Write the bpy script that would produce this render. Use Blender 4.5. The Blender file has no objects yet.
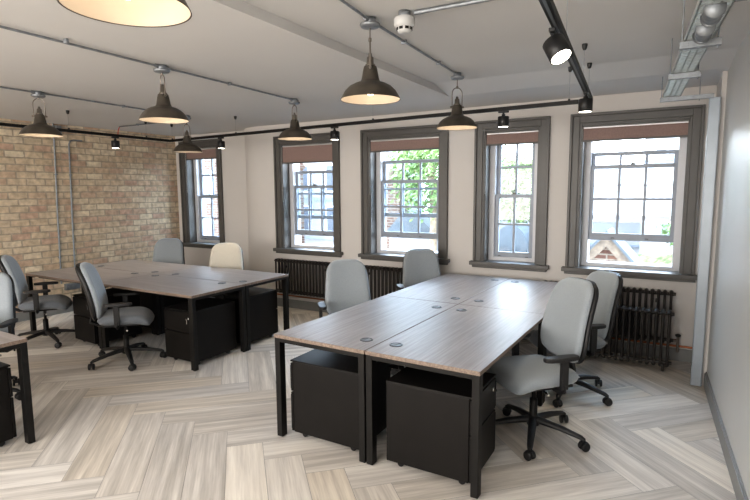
import bpy, bmesh, math, random
from math import pi, sin, cos, radians, sqrt
from mathutils import Vector, Matrix
random.seed(7)
SC = bpy.context.scene
COL = SC.collection

# ------------------------------------------------------------------ materials
def new_mat(name):
    m = bpy.data.materials.new(name); m.use_nodes = True
    nt = m.node_tree; nt.nodes.clear()
    out = nt.nodes.new('ShaderNodeOutputMaterial')
    return m, nt, out
def pbr(name, col, rough=.5, metal=0., spec=.5, noise=0., nscale=8., bump=0., bscale=60., col2=None, coat=0., trans=0., sheen=0.):
    m, nt, out = new_mat(name)
    b = nt.nodes.new('ShaderNodeBsdfPrincipled')
    b.inputs['Roughness'].default_value = rough
    b.inputs['Metallic'].default_value = metal
    b.inputs['Specular IOR Level'].default_value = spec
    b.inputs['Coat Weight'].default_value = coat
    if sheen: b.inputs['Sheen Weight'].default_value = sheen
    tc = nt.nodes.new('ShaderNodeTexCoord')
    n = nt.nodes.new('ShaderNodeTexNoise'); n.inputs['Scale'].default_value = nscale; n.inputs['Detail'].default_value = 4
    nt.links.new(tc.outputs['Object'], n.inputs['Vector'])
    r = nt.nodes.new('ShaderNodeValToRGB')
    c2 = col2 if col2 else [min(1, c*(1+noise)) for c in col]
    c1 = col if col2 else [c*(1-noise) for c in col]
    r.color_ramp.elements[0].position = .35; r.color_ramp.elements[1].position = .65
    r.color_ramp.elements[0].color = (*c1, 1); r.color_ramp.elements[1].color = (*c2, 1)
    nt.links.new(n.outputs['Fac'], r.inputs['Fac']); nt.links.new(r.outputs['Color'], b.inputs['Base Color'])
    if bump:
        n2 = nt.nodes.new('ShaderNodeTexNoise'); n2.inputs['Scale'].default_value = bscale; n2.inputs['Detail'].default_value = 3
        nt.links.new(tc.outputs['Object'], n2.inputs['Vector'])
        bp = nt.nodes.new('ShaderNodeBump'); bp.inputs['Strength'].default_value = bump; bp.inputs['Distance'].default_value = .01
        nt.links.new(n2.outputs['Fac'], bp.inputs['Height']); nt.links.new(bp.outputs['Normal'], b.inputs['Normal'])
    nt.links.new(b.outputs['BSDF'], out.inputs['Surface'])
    return m
def emis(name, col, s):
    m, nt, out = new_mat(name)
    e = nt.nodes.new('ShaderNodeEmission'); e.inputs['Color'].default_value = (*col, 1); e.inputs['Strength'].default_value = s
    nt.links.new(e.outputs[0], out.inputs['Surface']); return m
def glass_mat():
    m, nt, out = new_mat('window glass')
    t = nt.nodes.new('ShaderNodeBsdfTransparent'); t.inputs['Color'].default_value = (.95, .98, 1, 1)
    g = nt.nodes.new('ShaderNodeBsdfGlossy'); g.inputs['Roughness'].default_value = .02
    lw = nt.nodes.new('ShaderNodeLayerWeight'); pw = nt.nodes.new('ShaderNodeMath'); pw.operation = 'POWER'; pw.inputs[1].default_value = 5
    nt.links.new(lw.outputs['Facing'], pw.inputs[0]); f = nt.nodes.new('ShaderNodeMath'); f.operation = 'MULTIPLY_ADD'
    nt.links.new(pw.outputs[0], f.inputs[0]); f.inputs[1].default_value = .9; f.inputs[2].default_value = .04
    mx = nt.nodes.new('ShaderNodeMixShader')
    nt.links.new(f.outputs[0], mx.inputs[0]); nt.links.new(t.outputs[0], mx.inputs[1]); nt.links.new(g.outputs[0], mx.inputs[2])
    nt.links.new(mx.outputs[0], out.inputs['Surface']); return m
def brick_mat(name, c1, c2, c3, mortar, swap, bw=.225, bh=.083, mort=.011):
    # swap: 'yz' for walls in the YZ plane, 'xz' for walls in the XZ plane
    m, nt, out = new_mat(name); L = nt.links.new
    b = nt.nodes.new('ShaderNodeBsdfPrincipled'); b.inputs['Roughness'].default_value = .85
    tc = nt.nodes.new('ShaderNodeTexCoord'); sp = nt.nodes.new('ShaderNodeSeparateXYZ'); cb = nt.nodes.new('ShaderNodeCombineXYZ')
    L(tc.outputs['Object'], sp.inputs[0])
    L(sp.outputs['Y' if swap == 'yz' else 'X'], cb.inputs['X']); L(sp.outputs['Z'], cb.inputs['Y'])
    nd = nt.nodes.new('ShaderNodeTexNoise'); nd.inputs['Scale'].default_value = 9; L(cb.outputs[0], nd.inputs['Vector'])
    sub = nt.nodes.new('ShaderNodeVectorMath'); sub.operation = 'SUBTRACT'; sub.inputs[1].default_value = (.5, .5, .5); L(nd.outputs['Color'], sub.inputs[0])
    ad = nt.nodes.new('ShaderNodeVectorMath'); ad.operation = 'MULTIPLY_ADD'; L(sub.outputs[0], ad.inputs[0]); ad.inputs[1].default_value = (.016,)*3; L(cb.outputs[0], ad.inputs[2])
    def brick(offc, a, bb):
        t = nt.nodes.new('ShaderNodeTexBrick'); L(ad.outputs[0], t.inputs['Vector'])
        t.inputs['Scale'].default_value = 1; t.inputs['Brick Width'].default_value = bw; t.inputs['Row Height'].default_value = bh
        t.inputs['Mortar Size'].default_value = mort; t.inputs['Mortar Smooth'].default_value = .25; t.inputs['Bias'].default_value = offc
        t.inputs['Color1'].default_value = (*a, 1); t.inputs['Color2'].default_value = (*bb, 1); t.inputs['Mortar'].default_value = (*mortar, 1)
        return t
    t = brick(0, c1, c2)
    t2 = brick(0, (0, 0, 0), (1, 1, 1))
    cr = nt.nodes.new('ShaderNodeValToRGB'); e = cr.color_ramp.elements
    e[0].position = 0; e[0].color = (*c3, 1); e[1].position = 1; e[1].color = (*c2, 1)
    k = e.new(.22); k.color = (*[a*.6+b_*.4 for a, b_ in zip(c3, c1)], 1); k = e.new(.42); k.color = (*c1, 1); k = e.new(.8); k.color = (*[a*.5+b_*.5 for a, b_ in zip(c2, c1)], 1)
    L(t2.outputs['Color'], cr.inputs[0])
    big = nt.nodes.new('ShaderNodeTexNoise'); big.inputs['Scale'].default_value = 1.7; big.inputs['Detail'].default_value = 8; big.inputs['Roughness'].default_value = .7; L(cb.outputs[0], big.inputs['Vector'])
    rp = nt.nodes.new('ShaderNodeValToRGB'); rp.color_ramp.elements[0].position = .47; rp.color_ramp.elements[1].position = .6; L(big.outputs['Fac'], rp.inputs[0])
    sm = nt.nodes.new('ShaderNodeTexNoise'); sm.inputs['Scale'].default_value = 14; sm.inputs['Detail'].default_value = 6; L(cb.outputs[0], sm.inputs['Vector'])
    mul = nt.nodes.new('ShaderNodeMath'); mul.operation = 'MULTIPLY'; L(rp.outputs[0], mul.inputs[0]); mul.inputs[1].default_value = .22
    mx = nt.nodes.new('ShaderNodeMixRGB'); L(mul.outputs[0], mx.inputs[0]); L(cr.outputs['Color'], mx.inputs[1]); mx.inputs[2].default_value = (*[a*.8 for a in c3], 1)
    # keep the mortar pale
    mx2 = nt.nodes.new('ShaderNodeMixRGB'); L(t.outputs['Fac'], mx2.inputs[0]); L(mx.outputs[0], mx2.inputs[1]); mx2.inputs[2].default_value = (*mortar, 1)
    r2 = nt.nodes.new('ShaderNodeMapRange'); L(sm.outputs['Fac'], r2.inputs[0]); r2.inputs[1].default_value = .3; r2.inputs[2].default_value = .7; r2.inputs[3].default_value = .74; r2.inputs[4].default_value = 1.18
    mm = nt.nodes.new('ShaderNodeVectorMath'); mm.operation = 'SCALE'; L(mx2.outputs[0], mm.inputs[0]); L(r2.outputs[0], mm.inputs['Scale'])
    L(mm.outputs[0], b.inputs['Base Color'])
    bp = nt.nodes.new('ShaderNodeBump'); bp.inputs['Strength'].default_value = .6; bp.inputs['Distance'].default_value = .012
    inv = nt.nodes.new('ShaderNodeMath'); inv.operation = 'SUBTRACT'; L(sm.outputs['Fac'], inv.inputs[0]); L(t.outputs['Fac'], inv.inputs[1])
    L(inv.outputs[0], bp.inputs['Height']); L(bp.outputs[0], b.inputs['Normal'])
    L(b.outputs[0], out.inputs[0]); return m
def floor_mat():
    m, nt, out = new_mat('striped carpet planks'); L = nt.links.new
    b = nt.nodes.new('ShaderNodeBsdfPrincipled'); b.inputs['Roughness'].default_value = .62; b.inputs['Specular IOR Level'].default_value = .35
    uv = nt.nodes.new('ShaderNodeUVMap'); uv.uv_map = 'UVMap'
    at = nt.nodes.new('ShaderNodeVertexColor'); at.layer_name = 'plank'
    sp = nt.nodes.new('ShaderNodeSeparateColor'); L(at.outputs['Color'], sp.inputs[0])
    def streak(su, sv, det, rough=.6):
        mp = nt.nodes.new('ShaderNodeMapping'); L(uv.outputs[0], mp.inputs[0]); mp.inputs['Scale'].default_value = (su, sv, 1)
        n = nt.nodes.new('ShaderNodeTexNoise'); n.inputs['Scale'].default_value = 1; n.inputs['Detail'].default_value = det; n.inputs['Roughness'].default_value = rough
        L(mp.outputs[0], n.inputs['Vector']); return n
    n1 = streak(.9, 17, 4); n2 = streak(4, 90, 3)
    mxf = nt.nodes.new('ShaderNodeMath'); mxf.operation = 'MULTIPLY_ADD'; L(n2.outputs['Fac'], mxf.inputs[0]); mxf.inputs[1].default_value = .28; 
    h = nt.nodes.new('ShaderNodeMath'); h.operation = 'MULTIPLY'; L(n1.outputs['Fac'], h.inputs[0]); h.inputs[1].default_value = .76
    L(h.outputs[0], mxf.inputs[2])
    tone = nt.nodes.new('ShaderNodeMath'); tone.operation = 'MULTIPLY_ADD'; L(sp.outputs[0], tone.inputs[0]); tone.inputs[1].default_value = .26; L(mxf.outputs[0], tone.inputs[2])
    rp = nt.nodes.new('ShaderNodeValToRGB'); e = rp.color_ramp.elements
    e[0].position = .38; e[0].color = (.42, .40, .375, 1); e[1].position = .88; e[1].color = (.86, .83, .78, 1)
    k = e.new(.56); k.color = (.58, .55, .52, 1); k = e.new(.70); k.color = (.72, .69, .65, 1)
    L(tone.outputs[0], rp.inputs[0])
    tint = nt.nodes.new('ShaderNodeMixRGB'); tint.blend_type = 'MULTIPLY'; L(sp.outputs[1], tint.inputs[0]); L(rp.outputs[0], tint.inputs[1]); tint.inputs[2].default_value = (1.0, .95, .87, 1)
    L(tint.outputs[0], b.inputs['Base Color'])
    bp = nt.nodes.new('ShaderNodeBump'); bp.inputs['Strength'].default_value = .25; bp.inputs['Distance'].default_value = .004
    L(n2.outputs['Fac'], bp.inputs['Height']); L(bp.outputs[0], b.inputs['Normal'])
    L(b.outputs[0], out.inputs[0]); return m
def wood_mat(name, dark, light, rough, ax='x'):
    m, nt, out = new_mat(name); L = nt.links.new
    b = nt.nodes.new('ShaderNodeBsdfPrincipled'); b.inputs['Roughness'].default_value = rough; b.inputs['Specular IOR Level'].default_value = .75
    tc = nt.nodes.new('ShaderNodeTexCoord'); mp = nt.nodes.new('ShaderNodeMapping'); L(tc.outputs['Object'], mp.inputs[0])
    mp.inputs['Scale'].default_value = (2.0, 52, 52) if ax == 'x' else (52, 2.0, 52)
    n = nt.nodes.new('ShaderNodeTexNoise'); n.inputs['Scale'].default_value = 1; n.inputs['Detail'].default_value = 7; n.inputs['Roughness'].default_value = .65; n.inputs['Distortion'].default_value = .4
    L(mp.outputs[0], n.inputs['Vector'])
    r = nt.nodes.new('ShaderNodeValToRGB'); r.color_ramp.elements[0].position = .38; r.color_ramp.elements[1].position = .63
    r.color_ramp.elements[0].color = (*dark, 1); r.color_ramp.elements[1].color = (*light, 1)
    L(n.outputs['Fac'], r.inputs[0]); L(r.outputs[0], b.inputs['Base Color']); L(b.outputs[0], out.inputs[0]); return m
def leaf_mat(name, c1, c2):
    return pbr(name, c1, .6, noise=.3, nscale=2.5, col2=c2)

M = dict(
    wall=pbr('warm cream wall paint', (.60, .575, .55), .75, noise=.015, nscale=1.2, bump=.05),
    wallr=pbr('pale grey satin wall paint', (.54, .545, .54), .42, noise=.02, nscale=1.1),
    ceil=pbr('off white ceiling paint', (.60, .59, .575), .85, noise=.02, nscale=.8),
    brick=brick_mat('old buff brickwork', (.58, .465, .33), (.72, .63, .48), (.53, .37, .28), (.42, .36, .28), 'yz', bw=.235, bh=.09, mort=.010),
    floor=floor_mat(),
    casing=pbr('grey brown gloss paint', (.105, .101, .095), .42, noise=.04),
    skirt=pbr('grey satin paint', (.22, .225, .22), .4, noise=.03),
    wframe=pbr('white gloss window paint', (.62, .63, .66), .35, noise=.02),
    sash=pbr('grey white sash paint', (.30, .335, .39), .38, noise=.02),
    glass=glass_mat(),
    blind=pbr('brown blind fabric', (.27, .19, .17), .85, noise=.06, nscale=60),
    rollermetal=pbr('white metal roller', (.6, .6, .6), .3, metal=.5),
    desk=wood_mat('grey oak laminate', (.285, .255, .245), (.385, .355, .35), .42, 'x'),
    deskedge=wood_mat('brown laminate edge', (.14, .10, .078), (.25, .19, .15), .5, 'x'),
    black=pbr('black powder coated steel', (.010, .0095, .009), .45, spec=.3, noise=.1),
    blackp=pbr('black plastic', (.016, .016, .017), .45, noise=.1),
    ped=pbr('black pedestal steel', (.009, .008, .0075), .45, spec=.25, noise=.1),
    fabric=pbr('pale grey chair fabric', (.30, .335, .365), .9, noise=.06, nscale=180, bump=.2, bscale=400, sheen=.3),
    fabricd=pbr('mid grey chair fabric', (.17, .19, .215), .9, noise=.08, nscale=180, bump=.2, bscale=400, sheen=.3),
    fabricc=pbr('cream chair fabric', (.62, .59, .52), .9, noise=.06, nscale=180, bump=.2, bscale=400, sheen=.3),
    chrome=pbr('bright chrome', (.8, .8, .8), .15, metal=1),
    galv=pbr('galvanised steel', (.34, .36, .38), .58, metal=.9, noise=.12, nscale=25),
    grom=pbr('dark grey grommet plastic', (.09, .10, .11), .35),
    shade=pbr('aged bronze metal shade', (.088, .076, .062), .40, metal=.4, noise=.2, nscale=12),
    shadein=pbr('pale shade lining', (.46, .40, .33), .4, noise=.03),
    brass=pbr('dull nickel fittings', (.28, .25, .22), .3, metal=.9),
    bulb=emis('warm bulb glow', (1, .82, .58), 7),
    spotg=emis('cool white lamp face', (1, .93, .80), 7),
    rad=pbr('black radiator enamel', (.034, .029, .026), .32, noise=.15),
    copper=pbr('copper pipe', (.42, .17, .09), .35, metal=1),
    white=pbr('white plastic', (.55, .55, .54), .4),
    trunk=pbr('blue grey trunking', (.34, .38, .42), .35, metal=.4, noise=.04),
    redc=pbr('red cable', (.5, .04, .02), .5),
    # outdoors
    render_=pbr('white render', (.20, .20, .205), .8, noise=.05, nscale=1),
    trayg=pbr('bright zinc cable tray', (.62, .66, .65), .42, metal=.7, noise=.1, nscale=30),
    band=pbr('pale stone band', (.15, .17, .20), .8),
    exbrick=brick_mat('outdoor red brick', (.055, .022, .014), (.10, .05, .032), (.11, .07, .05), (.14, .12, .10), 'xz', mort=.014),
    slate=pbr('grey slate', (.035, .045, .055), .6, noise=.15, nscale=6),
    leaf=leaf_mat('pale green leaves', (.05, .10, .02), (.17, .25, .08)),
    leaf2=leaf_mat('deep green leaves', (.09, .20, .06), (.28, .42, .14)),
    bark=pbr('bark', (.2, .15, .1), .9, noise=.3),
    ground=pbr('sunlit grass bank', (.05, .065, .02), .95, noise=.2, nscale=9, col2=(.17, .15, .08)),
    timber=pbr('weathered barge board', (.09, .07, .052), .8, noise=.3, nscale=12),
    yard=pbr('pale yard paving', (.22, .215, .20), .9, noise=.08, nscale=3),
    exglass=pbr('dark outdoor pane', (.08, .09, .11), .3),
)

# ------------------------------------------------------------------ mesh helpers
class MB:
    def __init__(s): s.bm = bmesh.new(); s.mi = 0
    def _add(s, vs, fs, smooth=False):
        b = [s.bm.verts.new(v) for v in vs]
        for f in fs:
            try:
                q = s.bm.faces.new([b[i] for i in f]); q.material_index = s.mi; q.smooth = smooth
            except ValueError: pass
        return s
    def box(s, x0, x1, y0, y1, z0, z1, mat=None):
        vs = [(x, y, z) for x in (x0, x1) for y in (y0, y1) for z in (z0, z1)]
        if mat: vs = [mat @ Vector(v) for v in vs]
        return s._add(vs, [(0, 1, 3, 2), (4, 6, 7, 5), (0, 4, 5, 1), (2, 3, 7, 6), (0, 2, 6, 4), (1, 5, 7, 3)])
    def prism(s, pts, z0, z1, mat=None, smooth=False):
        n = len(pts)
        vs = [Vector((p[0], p[1], z0)) for p in pts] + [Vector((p[0], p[1], z1)) for p in pts]
        if mat: vs = [mat @ v for v in vs]
        s._add(vs, [tuple(range(n))[::-1], tuple(range(n, 2*n))])
        b = s.bm.verts; b.ensure_lookup_table(); base = len(b) - 2*n
        for i in range(n):
            j = (i+1) % n
            f = s.bm.faces.new([b[base+i], b[base+j], b[base+n+j], b[base+n+i]]); f.material_index = s.mi; f.smooth = smooth
        return s
    def tube(s, pts, r, n=10, cap=True, scale=None):
        pts = [Vector(p) for p in pts]; R = r if isinstance(r, (list, tuple)) else [r]*len(pts)
        vs = []; prev = None
        for i, p in enumerate(pts):
            t = (pts[min(i+1, len(pts)-1)] - pts[max(i-1, 0)]).normalized()
            a = prev if prev is not None else (Vector((0, 0, 1)) if abs(t.z) < .9 else Vector((1, 0, 0)))
            u = (a - t*a.dot(t)).normalized(); w = t.cross(u); prev = u
            sx, sy = scale if scale else (1, 1)
            for k in range(n):
                q = 2*pi*k/n; vs.append(p + u*cos(q)*R[i]*sx + w*sin(q)*R[i]*sy)
        fs = []
        for i in range(len(pts)-1):
            for k in range(n):
                fs.append((i*n+k, i*n+(k+1) % n, (i+1)*n+(k+1) % n, (i+1)*n+k))
        s._add(vs, fs, True)
        if cap:
            s._add(vs[:n], [tuple(range(n))[::-1]]); s._add(vs[-n:], [tuple(range(n))])
        return s
    def lathe(s, prof, c=(0, 0, 0), n=32, mat=None, smooth=True):
        vs = []
        for (r, z) in prof:
            for k in range(n):
                q = 2*pi*k/n; v = Vector((c[0]+r*cos(q), c[1]+r*sin(q), c[2]+z)); vs.append(mat @ v if mat else v)
        fs = [(i*n+k, i*n+(k+1) % n, (i+1)*n+(k+1) % n, (i+1)*n+k) for i in range(len(prof)-1) for k in range(n)]
        return s._add(vs, fs, smooth)
    def disc(s, c, r, n=24, mat=None):
        vs = [Vector((c[0]+r*cos(2*pi*k/n), c[1]+r*sin(2*pi*k/n), c[2])) for k in range(n)]
        if mat: vs = [mat @ v for v in vs]
        return s._add(vs, [tuple(range(n))])
    def grid(s, fn, nu, nv, smooth=True, flip=False):
        vs = [fn(-1+2*i/nu, -1+2*j/nv) for j in range(nv+1) for i in range(nu+1)]
        fs = []
        for j in range(nv):
            for i in range(nu):
                a = j*(nu+1)+i; q = (a, a+1, a+nu+2, a+nu+1); fs.append(q[::-1] if flip else q)
        return s._add(vs, fs, smooth)
    def build(s, name, mats, parent=None, bevel=0, weld=False, loc=None, rotz=0, normals=True, solid=0):
        if weld: bmesh.ops.remove_doubles(s.bm, verts=s.bm.verts, dist=1e-5)
        if normals: bmesh.ops.recalc_face_normals(s.bm, faces=s.bm.faces)
        me = bpy.data.meshes.new(name); s.bm.to_mesh(me); s.bm.free()
        for m in (mats if isinstance(mats, (list, tuple)) else [mats]): me.materials.append(m)
        o = bpy.data.objects.new(name, me); COL.objects.link(o)
        if parent is not None: o.parent = parent
        if loc: o.location = loc
        o.rotation_euler.z = rotz
        if solid:
            md = o.modifiers.new('s', 'SOLIDIFY'); md.thickness = solid
        if bevel:
            md = o.modifiers.new('b', 'BEVEL'); md.width = bevel; md.segments = 2; md.limit_method = 'ANGLE'; md.angle_limit = radians(40)
        return o
def tag(o, label, cat, group=None, kind=None):
    o['label'] = label; o['category'] = cat
    if group: o['group'] = group
    if kind: o['kind'] = kind
    return o
def empty(name, loc=(0, 0, 0), rotz=0, label=None, cat=None, group=None, kind=None):
    o = bpy.data.objects.new(name, None); COL.objects.link(o); o.empty_display_size = .1
    o.location = loc; o.rotation_euler.z = rotz
    if label: tag(o, label, cat, group, kind)
    return o
KIDS = {}
def children(o): return [c for c in bpy.data.objects if c.parent == o]
def copy_tree(o, parent=None):
    c = o.copy(); COL.objects.link(c)
    if parent is not None: c.parent = parent
    for ch in children(o): copy_tree(ch, c)
    return c
def place(proto, loc, rotz, label, group, used=[]):
    if proto.name not in used: used.append(proto.name); r = proto
    else: r = copy_tree(proto)
    r.location = loc; r.rotation_euler.z = rotz; r['label'] = label
    if group: r['group'] = group
    return r
def struct(name, mb, mat, label=None, cat=None, **k):
    o = mb.build(name, mat, **k); o['kind'] = 'structure'
    if label: o['label'] = label; o['category'] = cat
    return o

# ------------------------------------------------------------------ layout constants
W = 5.80        # window wall
W1 = 6.05       # alcove wall with the left window
XB = -7.45      # brick wall
ZC = 2.645      # ceiling
ZR = 2.705      # raised ceiling panel
XC = -5.285                          # where the rounded corner to the alcove starts
def curve(k, n=16): q = pi/2*k/n; return (XC-.5*sin(q), W1-.25*cos(q))
YR = -3.4       # rear wall
ZT, ZS = 2.475, .83
wins = {        # outer casing x0,x1, top, bottom, wall plane
    1: (-7.325, -6.355, 2.545, .785, W1),
    2: (-5.015, -3.895, ZT, ZS, W),
    3: (-3.55, -2.345, ZT, ZS, W),
    4: (-2.015, -1.185, ZT, ZS, W),
    5: (-.98, .205, ZT, ZS, W),
}
CW = .115
def xr(y): return .32 + (5.15 - y)*.043      # face of the right wall

# ------------------------------------------------------------------ floor
def make_floor():
    bm = bmesh.new(); uvl = bm.loops.layers.uv.new('UVMap'); cl = bm.loops.layers.color.new('plank')
    Wd = .2355; Ln = 1.11; h = 1/sqrt(2)
    U = Vector((h, -h, 0)); V = Vector((h, h, 0)); O = Vector((-3.848 - 10*.333, 2.50 - Wd*h, 0))
    g = .0012
    def plank(u0, u1, v0, v1, along):
        c = O + U*(u0+u1)/2 + V*(v0+v1)/2
        if not (XB-.6 < c.x < 1.3 and YR-.5 < c.y < W1+.5): return
        vs = [bm.verts.new(O+U*a+V*b_) for a, b_ in ((u0+g, v0+g), (u1-g, v0+g), (u1-g, v1-g), (u0+g, v1-g))]
        f = bm.faces.new(vs); ru, rv = random.random()*50, random.random()*50
        r = random.random(); t = random.random()
        for l, (a, b_) in zip(f.loops, ((u0, v0), (u1, v0), (u1, v1), (u0, v1))):
            l[uvl].uv = (a+ru, b_+rv) if along == 'u' else (b_+ru, a+rv)
            l[cl] = (r, t, 0, 1)
    for j in range(-8, 8):
        for i in range(-40, 50):
            ou, ov = i*Wd - j*Ln, i*Wd + j*Ln
            plank(ou, ou+Ln, ov, ov+Wd, 'u')
            plank(ou, ou+Wd, ov+Wd, ov+Wd+Ln, 'v')
    bmesh.ops.recalc_face_normals(bm, faces=bm.faces)
    for f in bm.faces:
        if f.normal.z < 0: f.normal_flip()
    # base slab under the planks
    me = bpy.data.meshes.new('floor'); bm.to_mesh(me); bm.free(); me.materials.append(M['floor'])
    o = bpy.data.objects.new('floor', me); COL.objects.link(o)
    o['kind'] = 'structure'; o['label'] = 'grey and beige striped carpet planks laid in herringbone across the office'; o['category'] = 'floor'
    return o
make_floor()
b = MB(); b.box(XB-.3, .9, YR-.2, W1+.4, -.2, -.004)
struct('floor_slab', b, M['skirt'], 'grey slab under the carpet planks', 'floor')

# ------------------------------------------------------------------ walls
def wall_with_holes(b, x0, x1, y0, y1, z0, z1, holes):
    x = x0
    for (a, c, zb, zt) in sorted(holes):
        b.box(x, a, y0, y1, z0, z1); b.box(a, c, y0, y1, z0, zb); b.box(a, c, y0, y1, zt, z1); x = c
    b.box(x, x1, y0, y1, z0, z1)
b = MB()
wall_with_holes(b, XC, .75, W, W+.42, -.1, 2.95, [(wins[i][0]+CW-.01, wins[i][1]-CW+.01, wins[i][3]+.01, wins[i][2]-CW+.01) for i in (2, 3, 4, 5)])
wall_with_holes(b, XB-.3, -5.785, W1, W1+.4, -.1, 2.95, [(wins[1][0]+CW-.01, wins[1][1]-CW+.01, wins[1][3]+.01, wins[1][2]-CW+.01)])
b.prism([curve(k) for k in range(17)] + [(-5.785, W1+.4), (XC, W1+.4)], -.1, 2.95)
for f in b.bm.faces: f.smooth = False
struct('wall_back', b, M['wall'], 'cream painted wall with five sash windows', 'wall')
b = MB(); b.box(XB-.3, XB, YR-.2, W1+.4, -.1, 2.95)
struct('wall_left', b, M['brick'], 'bare buff and pink brick wall', 'wall')
b = MB(); b.prism([(xr(5.15), 5.15), (xr(YR), YR-.2), (xr(YR)+.4, YR-.2), (.95, 5.15)], -.1, 2.95)
struct('wall_right', b, M['wallr'], 'pale satin painted wall beside the desks', 'wall')
b = MB(); b.box(.285, .75, 5.15, W, -.1, 2.95)
struct('wall_right_nib', b, M['wall'], 'narrow cream wall return in the corner by the trunking', 'wall')
b = MB(); b.box(XB-.3, 1.3, YR-.3, YR, -.1, 2.95)
struct('wall_rear', b, M['wall'], 'cream wall behind the room', 'wall')
# ceiling: low soffit with a raised panel over the right part, coved towards the windows
b = MB()
XS = -2.03
b.box(XB-.3, XS, YR-.3, W1+.4, ZC, 2.95)
b.prism([(4.62, ZR), (5.02, ZC), (W1+.4, ZC), (W1+.4, 2.95), (4.62, 2.95)], XS, 1.3, Matrix(((0, 0, 1, 0), (1, 0, 0, 0), (0, 1, 0, 0), (0, 0, 0, 1))))
b.box(XS, 1.3, YR-.3, 4.62, ZR, 2.95)
struct('ceiling', b, M['ceil'], 'off white ceiling with a raised panel on the right', 'ceiling')
# skirtings
def skirt(name, segs, label, h=.115):
    b = MB()
    for (x0, y0, x1, y1) in segs:
        d = Vector((x1-x0, y1-y0, 0)); L = d.length; m = Matrix.Translation((x0, y0, 0)) @ Matrix.Rotation(math.atan2(d.y, d.x), 4, 'Z')
        b.box(0, L, 0, .018, 0, h, m); b.box(0, L, 0, .010, h, h+.012, m)
    struct(name, b, M['skirt'], label, 'skirting', bevel=.002)
skirt('baseboard_right', [(xr(5.15), 5.15, xr(YR), YR)][::1] and [(xr(YR)-.0, YR, xr(5.15), 5.15)], 'grey skirting along the right wall')
skirt('baseboard_back', [(XC, W-.018, .28, W-.018), (XB, W1-.018, -5.785, W1-.018)] + [(curve(k+2)[0], curve(k+2)[1]-.018, curve(k)[0], curve(k)[1]-.018) for k in range(0, 16, 2)], 'grey skirting under the windows')
skirt('baseboard_left', [(XB+.018, YR, XB+.018, W1)], 'grey skirting along the brick wall')

# ------------------------------------------------------------------ windows
def sash(root, name, x0, x1, z0, z1, y, cols, rows, stile=.045, rb=.05, rt=.04, bar=.025, mid=None):
    b = MB(); d = .04
    b.box(x0, x0+stile, y, y+d, z0, z1); b.box(x1-stile, x1, y, y+d, z0, z1)
    b.box(x0+stile, x1-stile, y, y+d, z0, z0+rb); b.box(x0+stile, x1-stile, y, y+d, z1-rt, z1)
    gx0, gx1, gz0, gz1 = x0+stile, x1-stile, z0+rb, z1-rt
    for k in range(1, cols):
        x = gx0+(gx1-gx0)*k/cols; b.box(x-bar/2, x+bar/2, y+.005, y+d-.005, gz0, gz1)
    for k in range(1, rows):
        z = gz0+(gz1-gz0)*k/rows if mid is None else mid
        b.box(gx0, gx1, y+.006, y+d-.006, z-bar/2, z+bar/2)
    o = b.build(name, M['sash'], root, bevel=.002)
    g = MB(); g.box(gx0, gx1, y+.018, y+.022, gz0, gz1); g.build('pane', M['glass'], o)
    return o
def window(n, cols, up, lo, label, mids=(None, None), stile=.045, shift=0):
    x0, x1, zt, zs, Y = wins[n]
    root = empty('window_%d' % n, ((x0+x1)/2, Y, zs), 0, label, 'window', 'sash windows along the cream wall', 'structure')
    inv = Vector(root.location)
    def P(b, nm, mt, **k):
        o = b.build(nm, mt, root, **k); return o
    ax0, ax1, azt, azs = x0-inv.x, x1-inv.x, zt-inv.z, 0
    # casing: stepped architrave
    b = MB()
    for (a0, a1, yy) in ((0, .026, -.044), (.026, CW-.022, -.026), (CW-.022, CW, -.014)):
        b.box(ax0+a0, ax0+a1, yy, .0, azs+.045, azt-a0); b.box(ax1-a1, ax1-a0, yy, .0, azs+.045, azt-a0)
        b.box(ax0+a1, ax1-a1, yy, .0, azt-a1, azt-a0)
    P(b, 'casing', M['casing'], bevel=.003)
    b = MB(); b.box(ax0-.035, ax1+.035, -.075, -.0, 0, .045); b.box(ax0-.01, ax1+.01, -.042, 0, -.03, 0); b.box(ax0+CW-.008, ax1-CW+.008, 0, .15, .012, .045)
    P(b, 'sill', M['casing'], bevel=.006)
    ix0, ix1, izt = ax0+CW-.008, ax1-CW+.008, azt-CW+.008
    b = MB(); b.box(ix0, ix0+.02, 0, .15, .045, izt); b.box(ix1-.02, ix1, 0, .15, .045, izt); b.box(ix0, ix1, 0, .15, izt-.02, izt)
    P(b, 'reveal_lining', M['casing'], bevel=.002)
    b = MB(); fw = .085
    b.box(ix0, ix0+fw, .15, .30, .012, izt); b.box(ix1-fw, ix1, .15, .30, .012, izt)
    b.box(ix0+fw, ix1-fw, .15, .30, izt-fw, izt); b.box(ix0+fw, ix1-fw, .15, .32, -.01, .085)
    P(b, 'sash_box', M['wframe'], bevel=.003)
    sx0, sx1 = ix0+fw, ix1-fw
    u = sash(root, 'upper_sash', sx0, sx1, up[0]-zs, up[1]-zs, .225, cols, 2, mid=None if mids[0] is None else mids[0]-zs, stile=stile)
    l = sash(root, 'lower_sash', sx0, sx1, lo[0]-zs, lo[1]-zs, .175, cols, 2, rb=.075, mid=None if mids[1] is None else mids[1]-zs, stile=stile)
    b = MB(); cx = (sx0+sx1)/2; b.box(cx-.02, cx+.02, .165, .215, lo[1]-zs, lo[1]-zs+.014); b.tube([(cx-.01, .185, lo[1]-zs+.014), (cx-.04, .18, lo[1]-zs+.04)], .006)
    P(b, 'catch', M['casing'])
    b = MB()
    for s_ in (-.16, .16):
        b.tube([(cx+s_-.012, .175, lo[0]-zs+.02), (cx+s_-.012, .155, lo[0]-zs+.028), (cx+s_+.012, .155, lo[0]-zs+.028), (cx+s_+.012, .175, lo[0]-zs+.02)], .004, 6)
    P(b, 'sash_lift', M['casing'])
    return root
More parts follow.
